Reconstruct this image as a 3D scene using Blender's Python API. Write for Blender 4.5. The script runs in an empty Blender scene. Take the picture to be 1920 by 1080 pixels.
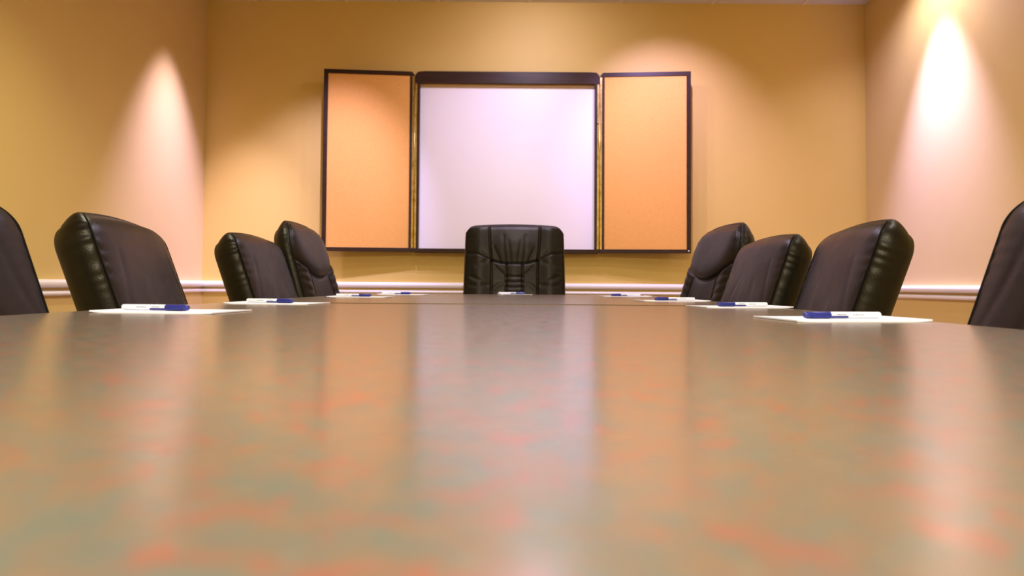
import bpy, bmesh, math
import numpy as np
from mathutils import Vector, Matrix
C = bpy.context.scene.collection
PI = math.pi
rad = math.radians

# ------------------------------------------------------------------ helpers
def mesh_obj(name, verts, faces, mat, parent=None, smooth=True, loc=(0, 0, 0), rot=(0, 0, 0)):
    me = bpy.data.meshes.new(name)
    me.from_pydata([tuple(v) for v in verts], [], [tuple(f) for f in faces])
    me.validate()
    bm = bmesh.new(); bm.from_mesh(me)
    bmesh.ops.recalc_face_normals(bm, faces=bm.faces[:])
    bm.to_mesh(me); bm.free()
    if smooth:
        me.polygons.foreach_set('use_smooth', [True] * len(me.polygons))
    if mat: me.materials.append(mat)
    o = bpy.data.objects.new(name, me)
    o.location = loc; o.rotation_euler = rot
    C.objects.link(o)
    if parent: o.parent = parent
    return o

def bm_obj(name, bm, mat, parent=None, smooth=False, loc=(0, 0, 0), rot=(0, 0, 0)):
    me = bpy.data.meshes.new(name)
    bmesh.ops.recalc_face_normals(bm, faces=bm.faces[:])
    bm.to_mesh(me); bm.free()
    if smooth:
        me.polygons.foreach_set('use_smooth', [True] * len(me.polygons))
    if mat: me.materials.append(mat)
    o = bpy.data.objects.new(name, me)
    o.location = loc; o.rotation_euler = rot
    C.objects.link(o)
    if parent: o.parent = parent
    return o

def add_box(bm, x0, x1, y0, y1, z0, z1, bev=0, seg=2):
    r = bmesh.ops.create_cube(bm, size=1)
    vs = r['verts']
    for v in vs:
        v.co = Vector((x0 + (v.co.x + .5) * (x1 - x0), y0 + (v.co.y + .5) * (y1 - y0), z0 + (v.co.z + .5) * (z1 - z0)))
    if bev:
        es = list({e for v in vs for e in v.link_edges})
        bmesh.ops.bevel(bm, geom=es, offset=bev, segments=seg, profile=.5, affect='EDGES')

def box(name, x0, x1, y0, y1, z0, z1, mat, parent=None, bev=0, seg=2):
    bm = bmesh.new(); add_box(bm, x0, x1, y0, y1, z0, z1, bev, seg)
    return bm_obj(name, bm, mat, parent)

def tube_data(path, r, n=8, closed=False):
    P = [Vector(p) for p in path]; m = len(P)
    vs = []; fs = []
    for i, p in enumerate(P):
        a = P[(i - 1) % m] if (closed or i > 0) else p
        b = P[(i + 1) % m] if (closed or i < m - 1) else p
        t = (b - a).normalized()
        up = Vector((0, 0, 1)) if abs(t.z) < .9 else Vector((0, 1, 0))
        s = t.cross(up).normalized(); u = s.cross(t)
        rr = r[i] if isinstance(r, (list, tuple)) else r
        for k in range(n):
            an = 2 * PI * k / n
            vs.append(p + s * math.cos(an) * rr + u * math.sin(an) * rr)
    for i in range(m if closed else m - 1):
        j = (i + 1) % m
        for k in range(n):
            l = (k + 1) % n
            fs.append((i * n + k, i * n + l, j * n + l, j * n + k))
    if not closed:
        fs.append(tuple(range(n))); fs.append(tuple((m - 1) * n + k for k in range(n)))
    return vs, fs

def tube(name, path, r, mat, parent=None, n=8, closed=False):
    v, f = tube_data(path, r, n, closed)
    return mesh_obj(name, v, f, mat, parent)

def lathe(name, prof, mat, parent=None, n=24, axis='z', loc=(0, 0, 0)):
    """prof: list of (radius, height) turned about an axis"""
    vs = []; fs = []
    for r, h in prof:
        for k in range(n):
            a = 2 * PI * k / n
            c, s = r * math.cos(a), r * math.sin(a)
            vs.append((c, s, h) if axis == 'z' else (h, c, s))
    for i in range(len(prof) - 1):
        for k in range(n):
            l = (k + 1) % n
            fs.append((i * n + k, i * n + l, (i + 1) * n + l, (i + 1) * n + k))
    fs.append(tuple(range(n))); fs.append(tuple((len(prof) - 1) * n + k for k in range(n)))
    return mesh_obj(name, vs, fs, mat, parent, loc=loc)

def thing(name, label, cat, loc=(0, 0, 0), rotz=0, group=None):
    o = bpy.data.objects.new(name, None); C.objects.link(o)
    o.empty_display_size = .1
    o.location = loc; o.rotation_euler = (0, 0, rotz)
    o['label'] = label; o['category'] = cat
    if group: o['group'] = group
    return o

def struct(o):
    o['kind'] = 'structure'
    return o

def dup(root, label, loc, rotz):
    r = root.copy(); C.objects.link(r)
    r.location = loc; r.rotation_euler = (0, 0, rotz); r['label'] = label
    for ch in list(root.children):
        c = ch.copy(); C.objects.link(c); c.parent = r
        for g in list(ch.children):
            d = g.copy(); C.objects.link(d); d.parent = c
    return r

# ------------------------------------------------------------------ materials
def lin(c):
    return tuple((x / 12.92 if x <= .04045 else ((x + .055) / 1.055) ** 2.4) for x in [v / 255 for v in c]) + (1,)

def new_mat(name, col, rough=.5, spec=.5, metal=0.0):
    m = bpy.data.materials.new(name); m.use_nodes = True
    nt = m.node_tree; b = nt.nodes['Principled BSDF']
    b.inputs['Base Color'].default_value = col if len(col) == 4 else tuple(col) + (1,)
    b.inputs['Roughness'].default_value = rough
    b.inputs['Specular IOR Level'].default_value = spec
    b.inputs['Metallic'].default_value = metal
    return m, nt, b

def N(nt, t, **kw):
    n = nt.nodes.new(t)
    for k, v in kw.items():
        if hasattr(n, k): setattr(n, k, v)
    return n

def noise(nt, coord, scale, detail=3, rough=.55, dist=0, sc=None):
    n = N(nt, 'ShaderNodeTexNoise')
    n.inputs['Scale'].default_value = scale; n.inputs['Detail'].default_value = detail
    n.inputs['Roughness'].default_value = rough; n.inputs['Distortion'].default_value = dist
    if sc:
        mp = N(nt, 'ShaderNodeMapping'); mp.inputs['Scale'].default_value = sc
        nt.links.new(coord, mp.inputs['Vector']); coord = mp.outputs['Vector']
    nt.links.new(coord, n.inputs['Vector'])
    return n.outputs['Fac']

def ramp(nt, fac, stops):
    r = N(nt, 'ShaderNodeValToRGB')
    e = r.color_ramp.elements
    while len(e) < len(stops): e.new(.5)
    for i, (p, c) in enumerate(stops):
        e[i].position = p; e[i].color = c if len(c) == 4 else tuple(c) + (1,)
    nt.links.new(fac, r.inputs['Fac'])
    return r.outputs['Color']

def mixc(nt, fac, a, b, mode='MIX'):
    m = N(nt, 'ShaderNodeMix'); m.data_type = 'RGBA'; m.blend_type = mode
    if isinstance(fac, float): m.inputs[0].default_value = fac
    else: nt.links.new(fac, m.inputs[0])
    for s, v in ((6, a), (7, b)):
        if isinstance(v, tuple): m.inputs[s].default_value = v if len(v) == 4 else v + (1,)
        else: nt.links.new(v, m.inputs[s])
    return m.outputs[2]

def bump(nt, b, h, strength, dist=.001):
    n = N(nt, 'ShaderNodeBump'); n.inputs['Strength'].default_value = strength
    n.inputs['Distance'].default_value = dist
    nt.links.new(h, n.inputs['Height']); nt.links.new(n.outputs['Normal'], b.inputs['Normal'])

def objco(nt):
    return N(nt, 'ShaderNodeTexCoord').outputs['Object']

WALL = (.67, .475, .128)
def wall_material():
    m, nt, b = new_mat('woven wallcovering', WALL, .55, .35)
    b.inputs['Sheen Weight'].default_value = .8; b.inputs['Sheen Roughness'].default_value = .4
    b.inputs['Sheen Tint'].default_value = (1, .85, .95, 1)
    co = objco(nt)
    a = noise(nt, co, 1, 2, .5, 0, (40, 40, 700))
    c = noise(nt, co, 1, 2, .5, 0, (600, 600, 30))
    big = noise(nt, co, 1.3, 3)
    add = N(nt, 'ShaderNodeMath', operation='ADD'); nt.links.new(a, add.inputs[0]); nt.links.new(c, add.inputs[1])
    f = ramp(nt, add.outputs[0], [(.3, (WALL[0] * .9, WALL[1] * .88, WALL[2] * .84)), (.7, (WALL[0] * 1.06, WALL[1] * 1.07, WALL[2] * 1.1))])
    g = ramp(nt, big, [(.3, (.94, .94, .93)), (.7, (1, 1, 1))])
    nt.links.new(mixc(nt, 1.0, f, g, 'MULTIPLY'), b.inputs['Base Color'])
    bump(nt, b, add.outputs[0], .25, .0006)
    return m
M_wall = wall_material()
M_trim, _, _ = new_mat('white satin paint', (.93, .90, .90), .35)
M_ceil, nt, b = new_mat('ceiling tile', (.70, .66, .58), .8, .2)
bump(nt, b, noise(nt, objco(nt), 90, 4), .3, .002)
M_grid, _, _ = new_mat('ceiling grid metal', (.8, .72, .6), .4)
def carpet():
    m, nt, b = new_mat('carpet', (.25, .17, .10), .95, .1)
    co = objco(nt)
    nt.links.new(ramp(nt, noise(nt, co, 220, 4), [(.3, (.16, .10, .06)), (.7, (.34, .24, .14))]), b.inputs['Base Color'])
    bump(nt, b, noise(nt, co, 400, 2), .6, .003)
    return m
M_carpet = carpet()

def table_material():
    m, nt, b = new_mat('mottled stone laminate', (.5, .4, .3), .17, .68)
    co = objco(nt)
    n1 = noise(nt, co, 66, 8, .72, .5)
    n2 = noise(nt, co, 110, 7, .70, .6)
    off = N(nt, 'ShaderNodeMapping'); off.inputs['Location'].default_value = (7.3, 2.1, 4)
    nt.links.new(co, off.inputs['Vector'])
    n3 = noise(nt, off.outputs['Vector'], 54, 7, .68, .7)
    sage = (.125, .15, .12); tan = (.20, .14, .09); rust = (.31, .095, .06)
    base = ramp(nt, n1, [(.38, sage), (.58, tan)])
    c = mixc(nt, ramp(nt, n3, [(.52, (0, 0, 0)), (.64, (.8, .8, .8))]), base, rust)
    c = mixc(nt, ramp(nt, n2, [(.56, (0, 0, 0)), (.72, (.6, .6, .6))]), c, (.18, .21, .16))
    nt.links.new(c, b.inputs['Base Color'])
    rr = ramp(nt, noise(nt, co, 60, 3), [(.3, (.18, .18, .18)), (.7, (.24, .24, .24))])
    nt.links.new(rr, b.inputs['Roughness'])
    bump(nt, b, noise(nt, co, 45, 4, .6), .05, .0012)
    return m
M_table = table_material()
M_edge, _, _ = new_mat('table edge band', (.16, .10, .025), .6)
M_wood, nt, b = new_mat('dark stained wood', (.03, .014, .008), .38, .22)
nt.links.new(ramp(nt, noise(nt, objco(nt), 1, 4, .6, .4, (3, 60, 60)), [(.3, (.022, .010, .006)), (.7, (.045, .021, .012))]), b.inputs['Base Color'])

def cork():
    m, nt, b = new_mat('cork sheet', (.6, .3, .1), .75, .3)
    co = objco(nt)
    a = noise(nt, co, 260, 4, .6)
    c = ramp(nt, a, [(.3, (.68, .33, .075)), (.55, (.78, .40, .095)), (.75, (.82, .44, .115))])
    s = noise(nt, co, 22, 5, .7)
    c = mixc(nt, ramp(nt, s, [(.72, (0, 0, 0)), (.78, (.45, .45, .45))]), c, (.45, .2, .04))
    nt.links.new(c, b.inputs['Base Color']); bump(nt, b, a, .3, .001)
    return m
M_cork = cork()
M_board, _, b = new_mat('whiteboard enamel', (.88, .84, .90), .28, .4)
M_brass, nt, b = new_mat('aged brass', (.62, .44, .12), .3, .5, 1.0)
nt.links.new(ramp(nt, noise(nt, objco(nt), 1, 3, .6, 0, (60, 60, 25)), [(.3, (.42, .30, .07)), (.7, (.72, .55, .22))]), b.inputs['Base Color'])
M_screw, _, _ = new_mat('steel screw', (.8, .8, .8), .25, .5, 1.0)
M_hole, _, _ = new_mat('dark screw head', (.12, .08, .02), .4, .5, .6)

def leather():
    m, nt, b = new_mat('black leather', (.0065, .0058, .0032), .42, .24)
    co = objco(nt)
    v = N(nt, 'ShaderNodeTexVoronoi'); v.inputs['Scale'].default_value = 420
    nt.links.new(co, v.inputs['Vector'])
    b.inputs['Specular Tint'].default_value = (1, .92, .76, 1)
    add = N(nt, 'ShaderNodeMath', operation='ADD')
    nt.links.new(v.outputs['Distance'], add.inputs[0]); nt.links.new(noise(nt, co, 30, 3), add.inputs[1])
    nt.links.new(ramp(nt, noise(nt, co, 9, 4), [(.3, (.36,) * 3), (.7, (.46,) * 3)]), b.inputs['Roughness'])
    bump(nt, b, add.outputs[0], .18, .0012)
    return m
M_leather = leather()
M_pipe, _, _ = new_mat('black piping', (.003, .0028, .002), .7, .12)
M_plastic, _, _ = new_mat('black plastic', (.015, .015, .015), .4)
M_chrome, _, _ = new_mat('chrome', (.7, .7, .7), .15, .5, 1.0)
M_paper, _, _ = new_mat('white paper', (.88, .90, .98), .6, .3)
M_penw, _, _ = new_mat('white pen plastic', (.84, .86, .95), .25)
M_penb, _, _ = new_mat('blue pen plastic', (.022, .030, .22), .28)
M_ink, _, _ = new_mat('grey print', (.12, .12, .16), .5)

# ------------------------------------------------------------------ room shell
XL, XR, YB, YF, ZC = -2.045, 2.345, 4.40, -2.6, 2.69
struct(box('floor', XL - .1, XR + .1, YF - .1, YB + .1, -.1, 0, M_carpet))
struct(box('ceiling', XL - .1, XR + .1, YF - .1, YB + .1, ZC, ZC + .1, M_ceil))
struct(box('wall_back', XL - .1, XR + .1, YB, YB + .1, 0, ZC, M_wall))
struct(box('wall_left', XL - .1, XL, YF, YB, 0, ZC, M_wall))
struct(box('wall_right', XR, XR + .1, YF, YB, 0, ZC, M_wall))
struct(box('wall_front', XL - .1, XR + .1, YF - .1, YF, 0, ZC, M_wall))
# suspended ceiling grid bars
bm = bmesh.new()
for k in range(8):
    x = XL + .32 + k * .61
    if x < XR: add_box(bm, x - .012, x + .012, YF, YB, ZC - .004, ZC + .002)
for k in range(12):
    y = YB - .35 - k * .61
    if y > YF: add_box(bm, XL, XR, y - .012, y + .012, ZC - .004, ZC + .002)
struct(bm_obj('trim_5', bm, M_grid))

# chair rail: moulded profile (height, depth off the wall)
PROF = [[(.738, 0), (.739, .012), (.742, .019), (.747, .0225), (.752, .0225), (.757, .019), (.760, .012), (.761, 0)],
        [(.7745, 0), (.775, .018), (.778, .026), (.784, .031), (.791, .033), (.798, .033), (.804, .030), (.809, .023), (.811, .012), (.812, 0)]]
def rail(name, a, b, n):
    """extrude the profile from a to b, n = direction off the wall"""
    a, b, n = Vector(a), Vector(b), Vector(n)
    vs = []; fs = []
    for bead in PROF:
        o, m = len(vs), len(bead)
        for p in (a, b):
            for z, d in bead:
                vs.append(p + n * d + Vector((0, 0, z)))
        for i in range(m - 1): fs.append((o + i, o + i + 1, o + m + i + 1, o + m + i))
        fs.append(tuple(range(o, o + m))); fs.append(tuple(range(o + m, o + 2 * m)))
    return struct(mesh_obj(name, vs, fs, M_trim, smooth=False))
rail('trim_1', (XL, YB, 0), (XR, YB, 0), (0, -1, 0))
rail('trim_2', (XL, YF, 0), (XL, YB, 0), (1, 0, 0))
rail('trim_3', (XR, YF, 0), (XR, YB, 0), (-1, 0, 0))
rail('trim_4', (XL, YF, 0), (XR, YF, 0), (0, 1, 0))
struct(box('baseboard_back', XL, XR, YB - .015, YB, 0, .1, M_trim, bev=.003))
struct(box('baseboard_left', XL, XL + .015, YF, YB, 0, .1, M_trim, bev=.003))
struct(box('baseboard_right', XR - .015, XR, YF, YB, 0, .1, M_trim, bev=.003))
struct(box('baseboard_front', XL, XR, YF, YF + .015, 0, .1, M_trim, bev=.003))

# ------------------------------------------------------------------ conference table
TA = -.021                       # slight turn of the table in the room
table = thing('conference_table', 'long rectangular conference table with glossy mottled sage and rust top', 'table', (-.053, 1.46, 0), TA)
TW, TH = .714, .75
def top_slab(name, y0, y1, ztop, round_far, round_near):
    r = .10; pts = []
    def arc(cx, cy, a0, a1):
        for k in range(9):
            a = a0 + (a1 - a0) * k / 8
            pts.append((cx + r * math.cos(a), cy + r * math.sin(a)))
    if round_near:
        arc(-TW + r, y0 + r, PI, 1.5 * PI); arc(TW - r, y0 + r, 1.5 * PI, 2 * PI)
    else: pts.extend([(-TW, y0), (TW, y0)])
    if round_far:
        arc(TW - r, y1 - r, 0, PI / 2); arc(-TW + r, y1 - r, PI / 2, PI)
    else: pts.extend([(TW, y1), (-TW, y1)])
    n = len(pts); vs = []
    for ins, z in ((0, ztop - .034), (0, ztop)):
        for i, (x, y) in enumerate(pts):
            cx, cy = 0, (y0 + y1) / 2
            vs.append((x - ins * (1 if x > 0 else -1), y - ins * (1 if y > cy else -1), z))
    fs = [tuple(range(n, 2 * n)), tuple(range(n))]
    for l in range(1):
        for i in range(n):
            j = (i + 1) % n
            fs.append((l * n + i, l * n + j, (l + 1) * n + j, (l + 1) * n + i))
    o = mesh_obj(name, vs, fs, M_table, table, smooth=False)
    o.data.materials.append(M_edge)
    for p in o.data.polygons:
        if abs(p.normal.z) < .4: p.material_index = 1
    return o
top_slab('tabletop', -1.85, .298, TH, False, True)
top_slab('tabletop', .300, 1.965, TH + .0016, True, False)
for yc in (-1.1, .75):
    ped = box('pedestal', -.10, .10, yc - .28, yc + .28, .04, TH - .034, M_wood, table, .01)
    box('plinth', -.14, .14, yc - .32, yc + .32, 0, .04, M_plastic, ped, .004)

# ------------------------------------------------------------------ chairs
def seg_dist(X, Z, pts):
    best = np.full(X.shape, 9.0)
    for (x0, z0), (x1, z1) in zip(pts[:-1], pts[1:]):
        dx, dz = x1 - x0, z1 - z0
        t = np.clip(((X - x0) * dx + (Z - z0) * dz) / (dx * dx + dz * dz), 0, 1)
        best = np.minimum(best, np.hypot(X - x0 - t * dx, Z - z0 - t * dz))
    return best

def make_back(parent, zb, zt, wb, wt, rt, thick, bulge, rec, zref, y_at_ref, detail, back_drop=.014, gus=.014, curve=0.0, gather=.004, roll=.045):
    """closed upholstered cushion: detailed front, boxed side gusset with gathers, smooth back"""
    nu, nv, K = 150, 150, 10
    rb = .05
    # rows, denser in the rounded corners
    t = np.linspace(0, 1, nv)
    zrow = []
    for k in range(nv):
        q = t[k]
        if q < .1: a = q / .1 * PI / 2; zrow.append(zb + rb * (1 - math.cos(a)))
        elif q > .8: a = (q - .8) / .2 * PI / 2; zrow.append(zt - rt + rt * math.sin(a))
        else: zrow.append(zb + rb + (q - .1) / .7 * (zt - rt - zb - rb))
    zrow = np.array(zrow)
    def half(z):
        w = wb + (wt - wb) * (z - zb) / (zt - zb)
        w = np.where(z > zt - rt, w - rt + np.sqrt(np.maximum(rt * rt - (z - zt + rt) ** 2, 0)), w)
        w = np.where(z < zb + rb, w - rb + np.sqrt(np.maximum(rb * rb - (z - zb - rb) ** 2, 0)), w)
        return w
    hw = half(zrow)
    u = np.linspace(-1, 1, nu); u = np.sign(u) * (1 - (1 - np.abs(u)) ** 1.25)
    Xf = hw[:, None] * u[None, :]; Zf = np.repeat(zrow[:, None], nu, 1)
    # gentle crown of the top edge
    crown = .012 * (1 - (Xf / wt) ** 2) * np.clip((Zf - zt + .25) / .25, 0, 1) ** 2
    Zf = Zf + crown
    edge = np.minimum((1 - np.abs(u)[None, :]) * hw[:, None], np.minimum(zt - zrow, zrow - zb)[:, None] + 0 * Xf)
    soft = 1 - np.exp(-np.maximum(edge, 0) / .018)
    D = thick / 2 + bulge * soft * (1 - .55 * np.abs(u)[None, :] ** 3)
    D = D + detail(Xf, Zf) * np.clip(edge / .012, 0, 1)
    # puckers that run in from the edge seam
    s_along = Zf * 1.0 + .0
    D = D + gather * .35 * np.exp(-edge / .022) * np.sin(s_along * 170 + 3 * np.sin(s_along * 37)) * np.clip(edge / .008, 0, 1) * np.clip((Zf - .6) / .2, 0, 1)
    # front sheet rolls back over the top
    tz = np.clip((zrow - (zt - roll)) / roll, 0, 1)[:, None]
    D = D - .62 * roll * (1 - np.sqrt(1 - .96 * tz * tz))
    # back sheet
    sc = 1 - .012 / wt
    Xb = Xf * sc; Zb = zb + (Zf - zb) * (1 - back_drop / (zt - zb))
    Db = -thick / 2 - .018 * soft + .30 * roll * (1 - np.sqrt(1 - .96 * tz * tz))
    def place(X, Z, Dd):
        zz = Z - zref
        y = y_at_ref - np.tan(rec) * zz + (Dd - thick / 2 - bulge) + curve * zz * zz
        return np.stack([X, y, Z + Dd * math.sin(rec) * .6 - (thick / 2) * math.sin(rec) * .6], -1)
    Vf = place(Xf, Zf, D).reshape(-1, 3); Vb = place(Xb, Zb, Db).reshape(-1, 3)
    idx = np.arange(nv * nu).reshape(nv, nu)
    loop = list(idx[0, :]) + list(idx[1:, -1]) + list(idx[-1, -2::-1]) + list(idx[-2:0:-1, 0])
    verts = [tuple(v) for v in Vf] + [tuple(v) for v in Vb]
    off = nv * nu; faces = []
    for i in range(nv - 1):
        for j in range(nu - 1):
            faces.append((idx[i, j], idx[i, j + 1], idx[i + 1, j + 1], idx[i + 1, j]))
            faces.append((off + idx[i, j], off + idx[i + 1, j], off + idx[i + 1, j + 1], off + idx[i, j + 1]))
    L = len(loop)
    P = np.array([[Xf.reshape(-1)[i], Zf.reshape(-1)[i]] for i in loop])
    tan = np.roll(P, -1, 0) - np.roll(P, 1, 0)
    nrm = np.stack([tan[:, 1], -tan[:, 0]], 1); nrm /= np.maximum(np.linalg.norm(nrm, axis=1), 1e-9)[:, None]
    for _ in range(6): nrm = (np.roll(nrm, 1, 0) + nrm * 2 + np.roll(nrm, -1, 0)) / 4
    arc = np.concatenate([[0], np.cumsum(np.linalg.norm(np.diff(P, axis=0), axis=1))])
    rows = [[int(i) for i in loop]]
    for k in range(1, K):
        q = k / K
        row = []
        for n_, i in enumerate(loop):
            pf, pb = Vf[i], Vb[i]
            # crease tight against the seam, full roll in the middle
            bl = gus * math.sin(PI * q) ** .7
            hi = max(0, min(1, (P[n_, 1] - zt + .17) / .12))
            bl += gather * (.10 + .90 * hi) * abs(nrm[n_, 0]) * math.exp(-q * 3.2) * (math.sin(arc[n_] * 260 + 2 * math.sin(arc[n_] * 61)) * .6 - .3) * (1 if k > 0 else 0)
            p = pf * (1 - q) + pb * q
            row.append(len(verts)); verts.append((p[0] + nrm[n_, 0] * bl, p[1], p[2] + nrm[n_, 1] * bl))
        rows.append(row)
    rows.append([int(off + i) for i in loop])
    for k in range(K):
        a, b2 = rows[k], rows[k + 1]
        for i in range(L):
            j = (i + 1) % L
            faces.append((a[i], a[j], b2[j], b2[i]))
    bk = mesh_obj('backrest', verts, faces, M_leather, parent)
    for sd in (idx[:, -1], idx[:, 0]):          # the seam between front panel and side gusset
        pos = {int(i): n_ for n_, i in enumerate(loop)}
        pp = []
        for i in sd:
            n_ = pos[int(i)]
            pp.append((Vf[i][0] + nrm[n_, 0] * .0006, Vf[i][1] + .0003, Vf[i][2] + nrm[n_, 1] * .0006))
        tube('piping', pp, .0018, M_pipe, bk, 6)
    return bk

def chair_lower(root, y_back):
    """seat, arms, gas lift and five-star base; y_back = front of the back at seat height"""
    yc = y_back + .20
    # seat cushion
    n, m = 40, 40; vs = []; fs = []
    for i in range(n + 1):
        for j in range(m + 1):
            a, b_ = -1 + 2 * i / n, -1 + 2 * j / m
            x = .225 * a * math.sqrt(1 - .12 * b_ * b_); y = yc + .22 * b_ * math.sqrt(1 - .12 * a * a)
            e = (1 - abs(a) ** 6) * (1 - abs(b_) ** 6)
            vs.append((x, y, .42 + .06 * e ** .35 + .01 * math.cos(b_ * 2) * e))
    w = m + 1
    for i in range(n):
        for j in range(m): fs.append((i * w + j, (i + 1) * w + j, (i + 1) * w + j + 1, i * w + j + 1))
    o = len(vs)
    for (x, y, z) in vs[:o]: vs.append((x * .97, yc + (y - yc) * .97, .395))
    for i in range(n):
        for j in range(m): fs.append((o + i * w + j, o + i * w + j + 1, o + (i + 1) * w + j + 1, o + (i + 1) * w + j))
    bd = [j for j in range(w)] + [i * w + m for i in range(1, n + 1)] + [n * w + j for j in range(m - 1, -1, -1)] + [i * w for i in range(n - 1, 0, -1)]
    for k in range(len(bd)):
        a, b_ = bd[k], bd[(k + 1) % len(bd)]
        fs.append((a, b_, o + b_, o + a))
    mesh_obj('seat', vs, fs, M_leather, root)
    for s in (-1, 1):
        pth = [(s * .19, yc - .12, .405), (s * .198, yc - .12, .44), (s * .198, yc - .12, .58), (s * .198, yc - .09, .625),
               (s * .198, yc + .08, .632), (s * .198, yc + .13, .60), (s * .198, yc + .11, .46), (s * .19, yc + .10, .405)]
        ar = tube('armrest', pth, .014, M_plastic, root, 10)
        bm = bmesh.new(); add_box(bm, s * .198 - .024, s * .198 + .024, yc - .11, yc + .12, .628, .656, .011, 3)
        bm_obj('arm_pad', bm, M_leather, ar, True)
    tube('back_bracket', [(0, yc - .1, .39), (0, y_back - .06, .385), (0, y_back - .115, .43), (0, y_back - .135, .58)], .022, M_plastic, root, 8)
    box('tilt_mechanism', -.08, .08, yc - .12, yc + .1, .36, .396, M_plastic, root, .008)
    lathe('gas_lift', [(.026, .10), (.026, .25), (.016, .252), (.016, .362)], M_chrome, root, 20, loc=(0, yc, 0))
    sb = lathe('star_base', [(.035, .075), (.045, .085), (.042, .115), (.030, .125)], M_plastic, root, 20, loc=(0, yc, 0))
    for k in range(5):
        a = 2 * PI * k / 5 + PI / 2
        d = Vector((math.cos(a), math.sin(a), 0))
        p = Vector((0, yc, 0))
        tube('base_leg', [p + d * .03 + Vector((0, 0, .105)), p + d * .13 + Vector((0, 0, .09)), p + d * .178 + Vector((0, 0, .072))],
             [.021, .017, .013], M_plastic, root, 8)
        q = p + d * .178
        cs = lathe('caster', [(.0, -.018), (.024, -.018), (.026, -.012), (.026, .012), (.024, .018), (.0, .018)], M_plastic, root, 16, 'x', loc=(q.x, q.y, .026))
        cs.rotation_euler = (0, 0, a + .6)
        lathe('caster_stem', [(.007, .0), (.007, .05)], M_chrome, cs, 10, loc=(0, 0, .0))

ZREF = .752
def chair_root(label, X, Y, ang, off=.20):
    """X, Y: centre of the back's front face at table height; ang: facing direction"""
    d = Vector((math.cos(ang), math.sin(ang), 0))
    return (X, Y, 0), ang - PI / 2

def groove(X, Z, pts, w, d):
    return -d * np.exp(-(seg_dist(X, Z, pts) / w) ** 2)

# mid-back: plain smooth face with a few soft creases
def detail_mid(X, Z):
    D = np.zeros(X.shape)
    for pts, w, d in [([(-.17, .66), (-.10, .74), (-.06, .80)], .012, .001), ([(.17, .66), (.11, .73), (.06, .82)], .012, .001),
                      ([(.205, .70), (.165, .80), (.15, .86)], .012, .0012), ([(-.205, .70), (-.165, .80), (-.15, .86)], .012, .0012),
                      ([(.02, .70), (.035, .80)], .016, .0008), ([(-.06, .69), (-.075, .79)], .016, .0008)]:
        D += groove(X, Z, pts, w, d)
    return D

# high back with a rounded headrest pillow over a seamed lumbar panel
def detail_pillow(X, Z):
    curve = lambda x: .822 + .075 * np.clip(np.abs(x) / .22, 0, 1.1) ** 2
    zc = curve(X)
    up = np.clip((Z - zc) / .01, -6, 30)
    D = np.where(Z > zc, .017 * np.exp(-((Z - zc - .05) / .11) ** 2) * (1 - np.exp(-np.maximum(Z - zc, 0) / .012)), 0.0) * np.clip(1 - (np.abs(X) / .222) ** 6, 0, 1)
    D += -.007 * np.exp(-((Z - zc) / .006) ** 2)
    below = np.clip((zc - Z) / .015, 0, 1)
    for s in (-1, 1):
        D += below * groove(X, Z, [(s * .118, .85), (s * .128, .74), (s * .12, .58)], .0055, .006)
        D += below * .014 * np.exp(-((X - s * .18) / .045) ** 2)
        for k in range(6):
            z0 = .66 + k * .034
            D += below * groove(X, Z, [(s * .135, z0), (s * .205, z0 + .014)], .008, .0022)
    return D

# head chair: tufted front
def detail_tufted(X, Z):
    D = np.zeros(X.shape)
    for s in (-1, 1):
        D += groove(X, Z, [(s * .137, 1.14), (s * .131, 1.02), (s * .121, .92), (s * .121, .70), (s * .121, .55)], .0035, .008)
        D += groove(X, Z, [(s * .262, .965), (s * .198, .962), (s * .165, .947), (s * .122, .928)], .0035, .006)
        D += groove(X, Z, [(s * .043, .912), (s * .043, .55)], .0035, .006)
        # folds
        D += groove(X, Z, [(s * .125, .775), (s * .17, .815), (s * .225, .84)], .010, .003)
        D += groove(X, Z, [(s * .13, .80), (s * .19, .79), (s * .235, .80)], .011, .0022)
        D += groove(X, Z, [(s * .05, .85), (s * .085, .875), (s * .11, .905)], .010, .003)
        D += groove(X, Z, [(s * .05, .815), (s * .085, .80), (s * .115, .77)], .010, .0026)
        D += groove(X, Z, [(s * .05, .835), (s * .08, .842), (s * .112, .86)], .010, .002)
        D += groove(X, Z, [(s * .075, .918), (s * .088, .95), (s * .112, 1.0)], .009, .002)
        D += groove(X, Z, [(s * .02, .918), (s * .025, .96), (s * .035, 1.03)], .009, .0015)
        D += groove(X, Z, [(s * .05, .918), (s * .055, .98), (s * .06, 1.06)], .009, .0015)
        D += groove(X, Z, [(s * .135, .94), (s * .17, .98)], .010, .0015)
        D += groove(X, Z, [(s * .15, .92), (s * .20, .90)], .010, .002)
        D += .012 * np.exp(-((X - s * .19) / .05) ** 2)
    D += groove(X, Z, [(-.122, .925), (-.08, .915), (-.043, .910), (.043, .910), (.08, .915), (.122, .925)], .0045, .009)
    for z in (.843, .815, .788, .76):
        D += groove(X, Z, [(-.043, z), (0, z - .003), (.043, z)], .0055, .005)
    D += .016 * np.exp(-((Z - 1.0) / .07) ** 2) * np.exp(-(X / .14) ** 2)
    D += .006 * np.exp(-((Z - .85) / .08) ** 2) * np.exp(-(X / .04) ** 2)
    return D * 1.3

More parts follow.
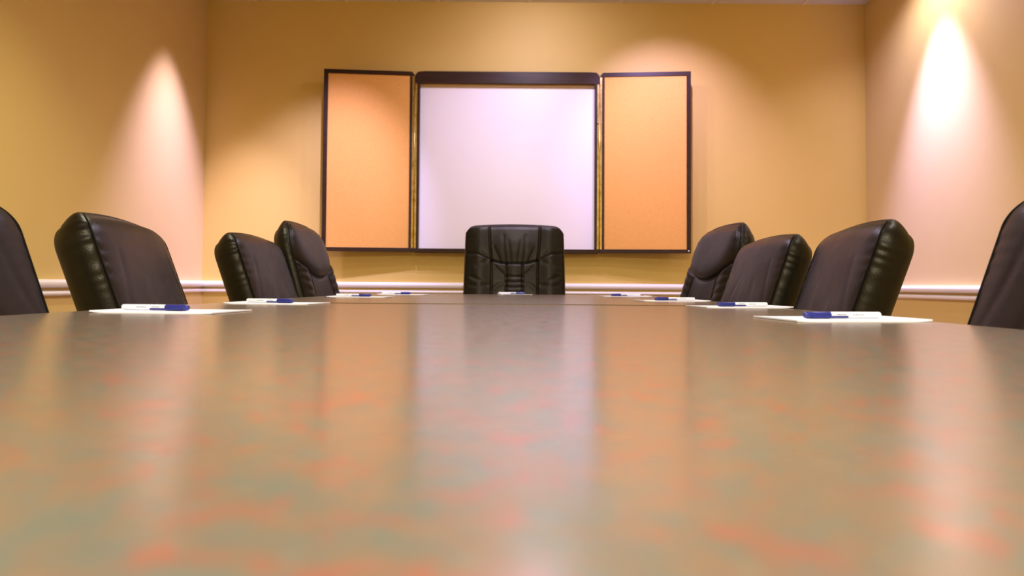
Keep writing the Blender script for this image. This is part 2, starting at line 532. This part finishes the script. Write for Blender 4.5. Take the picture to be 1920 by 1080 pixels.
def build_chair(kind, label, loc, rotz):
    root = thing('office_chair', label, 'chair', loc, rotz, 'black leather office chairs around the conference table')
    if kind == 'mid':
        rec = rad(19.5)
        make_back(root, .47, .941, .230, .224, .055, .074, .014, rec, ZREF, 0, detail_mid, gather=.0035)
    elif kind == 'pillow':
        rec = rad(17)
        make_back(root, .47, 1.04, .245, .215, .11, .062, .012, rec, ZREF, 0, detail_pillow, gus=.016, roll=.05)
    else:
        rec = rad(14)
        make_back(root, .47, 1.112, .262, .255, .045, .075, .010, rec, ZREF, 0, detail_tufted, gus=.016, roll=.03)
    chair_lower(root, math.tan(rec) * (ZREF - .47) + .0)
    return root

def face(side, deg):               # facing direction across the table, turned away from the camera by deg
    a = rad(deg)
    ang = math.atan2(math.sin(a), math.cos(a) * side)
    return ang - PI / 2
def centre(x, y, side, deg, w):    # from the near front corner to the middle of the face
    a = rad(deg)
    return (x - math.sin(a) * side * w / 2, y + math.cos(a) * w / 2, 0)

mid = build_chair('mid', 'smooth black leather chair nearest the camera on the left that shows its whole top', centre(-.776, 1.345, 1, 10.4, .45), face(1, 10.4))
dup(mid, 'smooth black chair cut off by the left edge of the photo', centre(-.797, .714, 1, 0, .45), face(1, 0))
dup(mid, 'smooth black chair on the left, half hiding the taller chair behind it', centre(-.772, 2.035, 1, 2, .455), face(1, 2)).scale = (1, 1, 1.014)
dup(mid, 'smooth black chair cut off by the right edge of the photo', centre(.70, .585, -1, 0, .45), face(-1, 0)).scale = (1, 1, 1.008)
dup(mid, 'largest smooth black chair on the right that shows its whole top', centre(.714, 1.43, -1, 9, .44), face(-1, 9)).scale = (1, 1, 1.006)
dup(mid, 'smooth black chair on the right, in the middle of three overlapping chairs', centre(.738, 1.935, -1, 0, .455), face(-1, 0)).scale = (1, 1, 1.014)
pil = build_chair('pillow', 'taller black chair with pillow headrest at far left, before the left cork panel', centre(-.775, 2.535, 1, -1, .46), face(1, -1))
dup(pil, 'taller black chair with pillow headrest at far right of the table', centre(.78, 2.47, -1, -6, .46), face(-1, -6))
build_chair('tufted', 'black tufted leather chair at the head of the table in front of the whiteboard', (.013, 3.475, 0), PI)

# ------------------------------------------------------------------ notepads and pens
ZT2 = TH + .0016
def make_pad():
    n, m = 24, 16; W, H, T = .216, .14, .0022
    vs = []; fs = []
    for lay in (1, 0):
        for i in range(n + 1):
            for j in range(m + 1):
                x, y = (i / n - .5) * W, (j / m - .5) * H
                lift = .0022 * max(0, (abs(x) / (W / 2) - .72) / .28) ** 2 * (1 if x < 0 else .35)
                vs.append((x, y, (T if lay else 0) + lift))
    w = m + 1; o = (n + 1) * w
    for i in range(n):
        for j in range(m):
            q = (i * w + j, (i + 1) * w + j, (i + 1) * w + j + 1, i * w + j + 1)
            fs.append(q); fs.append(tuple(o + k for k in reversed(q)))
    bd = list(range(w)) + [i * w + m for i in range(1, n + 1)] + [n * w + j for j in range(m - 1, -1, -1)] + [i * w for i in range(n - 1, 0, -1)]
    for k in range(len(bd)):
        a, b_ = bd[k], bd[(k + 1) % len(bd)]
        fs.append((a, b_, o + b_, o + a))
    return vs, fs
pad_v, pad_f = make_pad()
pad0 = None
def pad(label, x, y, z, deg):
    global pad0
    if pad0 is None:
        pad0 = mesh_obj('notepad', pad_v, pad_f, M_paper, smooth=False); o = pad0
    else:
        o = pad0.copy(); C.objects.link(o)
    o.location = (x, y, z); o.rotation_euler = (0, 0, rad(deg))
    o['label'] = label; o['category'] = 'notepad'; o['group'] = 'white notepads on the table'
    return o

pen0 = None
def pen(label, x, y, z, deg):
    global pen0
    loc = (x, y, z + .0056)
    if pen0 is None:
        r = thing('pen', label, 'pen', loc, rad(deg), 'white pens with blue caps on the notepads')
        # along local x: barrel end at -x, cap at +x
        br = lathe('barrel', [(.0032, -.0675), (.0045, -.0668), (.0050, -.065), (.0051, -.03), (.0051, .024)], M_penw, r, 20, 'x')
        cp = lathe('cap', [(.0053, .022), (.0056, .0235), (.0056, .055), (.0053, .061), (.0046, .0655), (.0035, .0672)], M_penb, r, 20, 'x')
        bm = bmesh.new(); add_box(bm, -.006, .058, -.0075, -.0050, -.0042, -.0012, .0006, 2)
        bm_obj('clip', bm, M_penb, cp)
        bm = bmesh.new()
        x0 = -.034
        for wd in (3, 2, 4, 1, 3, 2, 3):
            add_box(bm, x0, x0 + wd * .0008, -.00518, -.0050, -.0003, .0009 + .0003 * (wd % 2)); x0 += wd * .0008 + .0007
        x0 = -.004
        for wd in (2, 3, 2, 3, 4, 2):
            add_box(bm, x0, x0 + wd * .0008, -.00515, -.0049, .0005, .0019); x0 += wd * .0008 + .0007
        bm_obj('printed_lettering', bm, M_ink, br)
        pen0 = r; return r
    return dup(pen0, label, loc, rad(deg))

SP = [  # pad x, y, angle; pen x, y, angle; texts
    (-.598, 1.185, -5, -.632, 1.185, -12, 'white notepad nearest the camera on the left', 'blue-capped white pen on the nearest left notepad'),
    (-.590, 1.690, -6, -.608, 1.680, -16, 'white notepad in front of the left chair that half hides another', 'blue-capped white pen on the second notepad from the left'),
    (-.560, 2.480, -3, -.585, 2.470, -8, 'white notepad in front of the pillow-headrest chair on the left', 'blue-capped white pen on the notepad by the left pillow-headrest chair'),
    (-.500, 3.080, -2, -.533, 3.080, -5, 'farthest white notepad left of the head chair, under the left hinge', 'blue-capped white pen on the far notepad left of the head chair'),
    (.523, 1.070, 186, .527, 1.065, 190, 'white notepad nearest the camera on the right, one end curling up', 'blue-capped white pen on the nearest right notepad'),
    (.562, 1.660, 186, .570, 1.650, 192, 'white notepad in front of the middle right chair, second from right', 'blue-capped white pen on the second notepad from the right'),
    (.525, 2.200, 184, .532, 2.180, 186, 'white notepad in front of the pillow-headrest chair on the right', 'blue-capped white pen on the notepad by the right pillow-headrest chair'),
    (.510, 3.010, 182, .512, 3.000, 183, 'farthest white notepad right of the head chair, below the right cork panel', 'blue-capped white pen on the far notepad right of the head chair'),
    (.013, 3.330, 100, 0.0, 3.34, 0, 'white notepad centred in front of the tufted head chair', 'blue-capped white pen lying before the tufted head chair'),
]
for px, py, pa, qx, qy, qa, l1, l2 in SP:
    zt = TH if py < 1.75 else ZT2
    pad(l1, px, py, zt + .0001, pa)
    p = pen(l2, qx, qy, zt + .0024, qa)
    if qa > 90: p.scale = (1, -1, 1)          # clip on the side facing down the table

# ------------------------------------------------------------------ whiteboard cabinet on the back wall
BX0, BX1, BZ0, BZ1, BY = -.642, .566, 1.007, 2.194, YB - .08
cab = thing('whiteboard_cabinet', 'dark wood wall cabinet with whiteboard and two open cork-lined doors', 'whiteboard', (0, YB, 0))
def cbox(name, x0, x1, y0, y1, z0, z1, mat, parent, bev=.0015):
    return box(name, x0, x1, y0 - YB, y1 - YB, z0, z1, mat, parent, bev)
cbox('back_panel', BX0 + .01, BX1 - .01, YB - .02, YB - .001, BZ0 + .01, BZ1 - .01, M_wood, cab, 0)
def prism(name, poly, y0, y1, mat, parent):
    n = len(poly)
    vs = [(x, y0, z) for x, z in poly] + [(x, y1, z) for x, z in poly]
    fs = [tuple(range(n)), tuple(range(n, 2 * n))] + [(i, (i + 1) % n, n + (i + 1) % n, n + i) for i in range(n)]
    return mesh_obj(name, vs, fs, mat, parent, smooth=False)
ch = .022                                                # chamfer at the hinge corners
prism('valance', [(BX0 + .003, BZ1 - .078), (BX1 - .003, BZ1 - .078), (BX1 - .003, BZ1 - ch), (BX1 - .003 - ch * .8, BZ1 - .003), (BX1 - .06, BZ1), (BX0 + .06, BZ1), (BX0 + .003 + ch * .8, BZ1 - .003), (BX0 + .003, BZ1 - ch)],
      BY - YB, -.001, M_wood, cab)
cbox('bottom_rail', BX0 + .003, BX1 - .003, BY, YB - .001, BZ0, BZ0 + .026, M_wood, cab)
for x0, x1 in ((BX0 + .016, BX0 + .031), (BX1 - .031, BX1 - .016)):
    cbox('side_rail', x0, x1, BY, YB - .001, BZ0 + .026, BZ1 - .078, M_wood, cab, .001)
wb = cbox('whiteboard', BX0 + .03, BX1 - .03, YB - .045, YB - .02, BZ0 + .022, BZ1 - .075, M_board, cab, 0)
cbox('upper_channel', BX0 + .031, BX1 - .031, YB - .06, YB - .045, BZ1 - .092, BZ1 - .078, new_mat('tan channel', (.55, .36, .16), .5)[0], cab, 0)
lathe('latch_knob', [(.005, 0), (.005, .006), (.002, .008)], M_screw, cab, 12, loc=(0, 0, 0)).matrix_local = Matrix.Translation((BX1 - .012, BY - YB - .003, 1.862)) @ Matrix.Rotation(PI / 2, 4, 'X')
DW = .585; DA = rad(4.6)
def door(side):
    """side -1 left, +1 right; hinged on the cabinet's side, opened flat and swung a little off the wall"""
    hx = BX0 if side < 0 else BX1
    root = bpy.data.objects.new('door', None); C.objects.link(root)
    root.parent = cab; root.location = (hx, BY - YB, 0); root.rotation_euler = (0, 0, -side * DA)
    X = lambda a, b_: (min(side * a, side * b_), max(side * a, side * b_))
    T = .042
    def db(name, a, b_, y0, y1, z0, z1, mat, bev=.0015):
        x0, x1 = X(a, b_)
        return box(name, x0, x1, y0, y1, z0, z1, mat, root, bev)
    z0, z1 = BZ0 + .004, BZ1 - .004
    pts = [(.003, z1 - .026), (DW, z1 - .026), (DW, z1), (.003 + ch * .8, z1), (.003, z1 - ch * .9)]
    prism('top_rail', [(side * x, z) for x, z in pts], 0, T, M_wood, root)
    db('bottom_rail', .003, DW, 0, T, z0, z0 + .024, M_wood)
    db('stile', .017, .031, 0, T, z0 + .024, z1 - .026, M_wood, .001)
    db('stile', DW - .027, DW, 0, T, z0 + .024, z1 - .026, M_wood, .001)
    db('door_panel', .02, DW - .01, T - .012, T - .002, z0 + .01, z1 - .01, M_wood, 0)
    db('cork_panel', .03, DW - .026, .006, T - .012, z0 + .022, z1 - .024, M_cork, 0)
    if side > 0:
        o = lathe('catch_screw', [(.006, 0), (.006, .002), (.003, .004)], M_screw, root, 14)
        o.location = (DW - .014, -.001, z0 + .013); o.rotation_euler = (PI / 2, 0, 0)
    return root
door(-1); door(1)
for s, hx in ((-1, BX0), (1, BX1)):
    za, zb_ = BZ0 + .028, BZ1 - .03
    bm = bmesh.new()
    add_box(bm, hx - .0165, hx - .0012, BY - YB + .004, BY - YB + .006, za, zb_)
    add_box(bm, hx + .0012, hx + .0165, BY - YB + .004, BY - YB + .006, za, zb_)
    hg = bm_obj('piano_hinge', bm, M_brass, cab)
    v, f = tube_data([(hx, BY - YB + .004, za), (hx, BY - YB + .004, zb_)], .0032, 10)
    mesh_obj('hinge_pin', v, f, M_brass, hg)
    vs, fs = [], []
    for k in range(20):
        z = za + .03 + k * (zb_ - za - .06) / 19
        for dx in (-.0088, .0088):
            b0 = len(vs)
            for q in range(8):
                a = 2 * PI * q / 8
                vs.append((hx + dx + .0022 * math.cos(a), BY - YB + .0034, z + .0022 * math.sin(a)))
            for q in range(8):
                a = 2 * PI * q / 8
                vs.append((hx + dx + .0022 * math.cos(a), BY - YB + .0045, z + .0022 * math.sin(a)))
            fs.append(tuple(range(b0, b0 + 8)))
            for q in range(8): fs.append((b0 + q, b0 + (q + 1) % 8, b0 + 8 + (q + 1) % 8, b0 + 8 + q))
    mesh_obj('hinge_screws', vs, fs, M_hole, hg, smooth=False)

# ------------------------------------------------------------------ lights
def spot(name, x, y, watts, col, size=80, blend=.6, r=.05, tilt=(0, 0)):
    l = bpy.data.lights.new(name, 'SPOT'); l.energy = watts; l.color = col
    l.spot_size = rad(size); l.spot_blend = blend; l.shadow_soft_size = r
    o = bpy.data.objects.new(name, l); C.objects.link(o)
    o.location = (x, y, ZC - .02); o.rotation_euler = (rad(tilt[0]), rad(tilt[1]), 0)
    return o
LAMPS = [  # x, y, cone, blend, radius, watts, colour, tilt toward the back wall, tilt to the left
    (XL + .29, 3.90, 60, 1.0, .03, 290, (.78, .62, 1), 0, 0),
    (XR - .28, 3.60, 136, 1.0, .03, 46, (.74, .64, 1), 0, -14),
    (.85, 3.43, 70, 1.0, .02, 122, (.60, .44, 1), 44, -11),
    (-.80, 3.20, 54, 1.0, .02, 215, (.60, .50, 1), 36, 17),
    (.12, 3.35, 165, 1.0, .02, 68, (.74, .64, 1), 0, 0),
    (.15, 2.75, 165, .8, .02, 26, (1, .90, .85), 0, 0),
    (.15, 1.75, 165, .8, .03, 24, (1, .90, .85), 0, 0),
    (.15, -1.20, 173, .5, .04, 375, (1, .93, .74), 0, 0),  # added wide fill behind the camera, no known downlight there
    (XR - .20, 3.60, 56, 1.0, .03, 460, (.56, .48, 1), 0, 0),  # second, narrow beam for one right-wall downlight, added to lengthen its bright stripe
    (-.10, .30, 100, 1.0, .04, 84, (.91, .90, 1), 0, 0),  # added overhead fill for the tabletop and notepads
    (1.75, 2.00, 150, 1.0, .04, 34, (1, .92, .80), 0, 0),  # added fill for the right side of the room
    (.15, 3.60, 150, 1.0, .02, 28, (.76, .66, 1), 38, 0),  # extra wash, added to lift the upper back wall
    (-1.18, 2.40, 104, 1.0, .04, 72, (1, .98, .74), 0, 0),
]
for x, y, size, blend, r, watts, col, tx, ty in LAMPS:
    spot('downlight_or_fill', x, y, watts, col, size, blend, r, (tx, ty))  # inferred downlights and added fill spots share this name

w = bpy.data.worlds.new('World'); bpy.context.scene.world = w; w.use_nodes = True
w.node_tree.nodes['Background'].inputs[0].default_value = (1, .75, .4, 1)
w.node_tree.nodes['Background'].inputs[1].default_value = 0.0

# ------------------------------------------------------------------ camera
f, pit, roll = 1250.0, rad(1.8), .007
F = Vector((0, math.cos(pit), math.sin(pit))); U = Vector((0, -math.sin(pit), math.cos(pit))); R = Vector((1, 0, 0))
R2 = R * math.cos(roll) + U * math.sin(roll); U2 = U * math.cos(roll) - R * math.sin(roll)
cd = bpy.data.cameras.new('camera'); cam = bpy.data.objects.new('camera', cd); C.objects.link(cam)
m = Matrix((R2, U2, -F)).transposed().to_4x4(); m.translation = (0, 0, .803)
cam.matrix_world = m
cd.sensor_width = 36; cd.lens = f / 1920 * 36; cd.shift_y = -46 / 1920
cd.clip_start = .01
cd.dof.use_dof = True; cd.dof.focus_distance = 1.7; cd.dof.aperture_fstop = 5.0
sc = bpy.context.scene; sc.camera = cam
sc.view_settings.view_transform = 'Standard'; sc.view_settings.look = 'None'
sc.view_settings.gamma = 1; sc.view_settings.exposure = .11
sc.cycles.max_bounces = 10
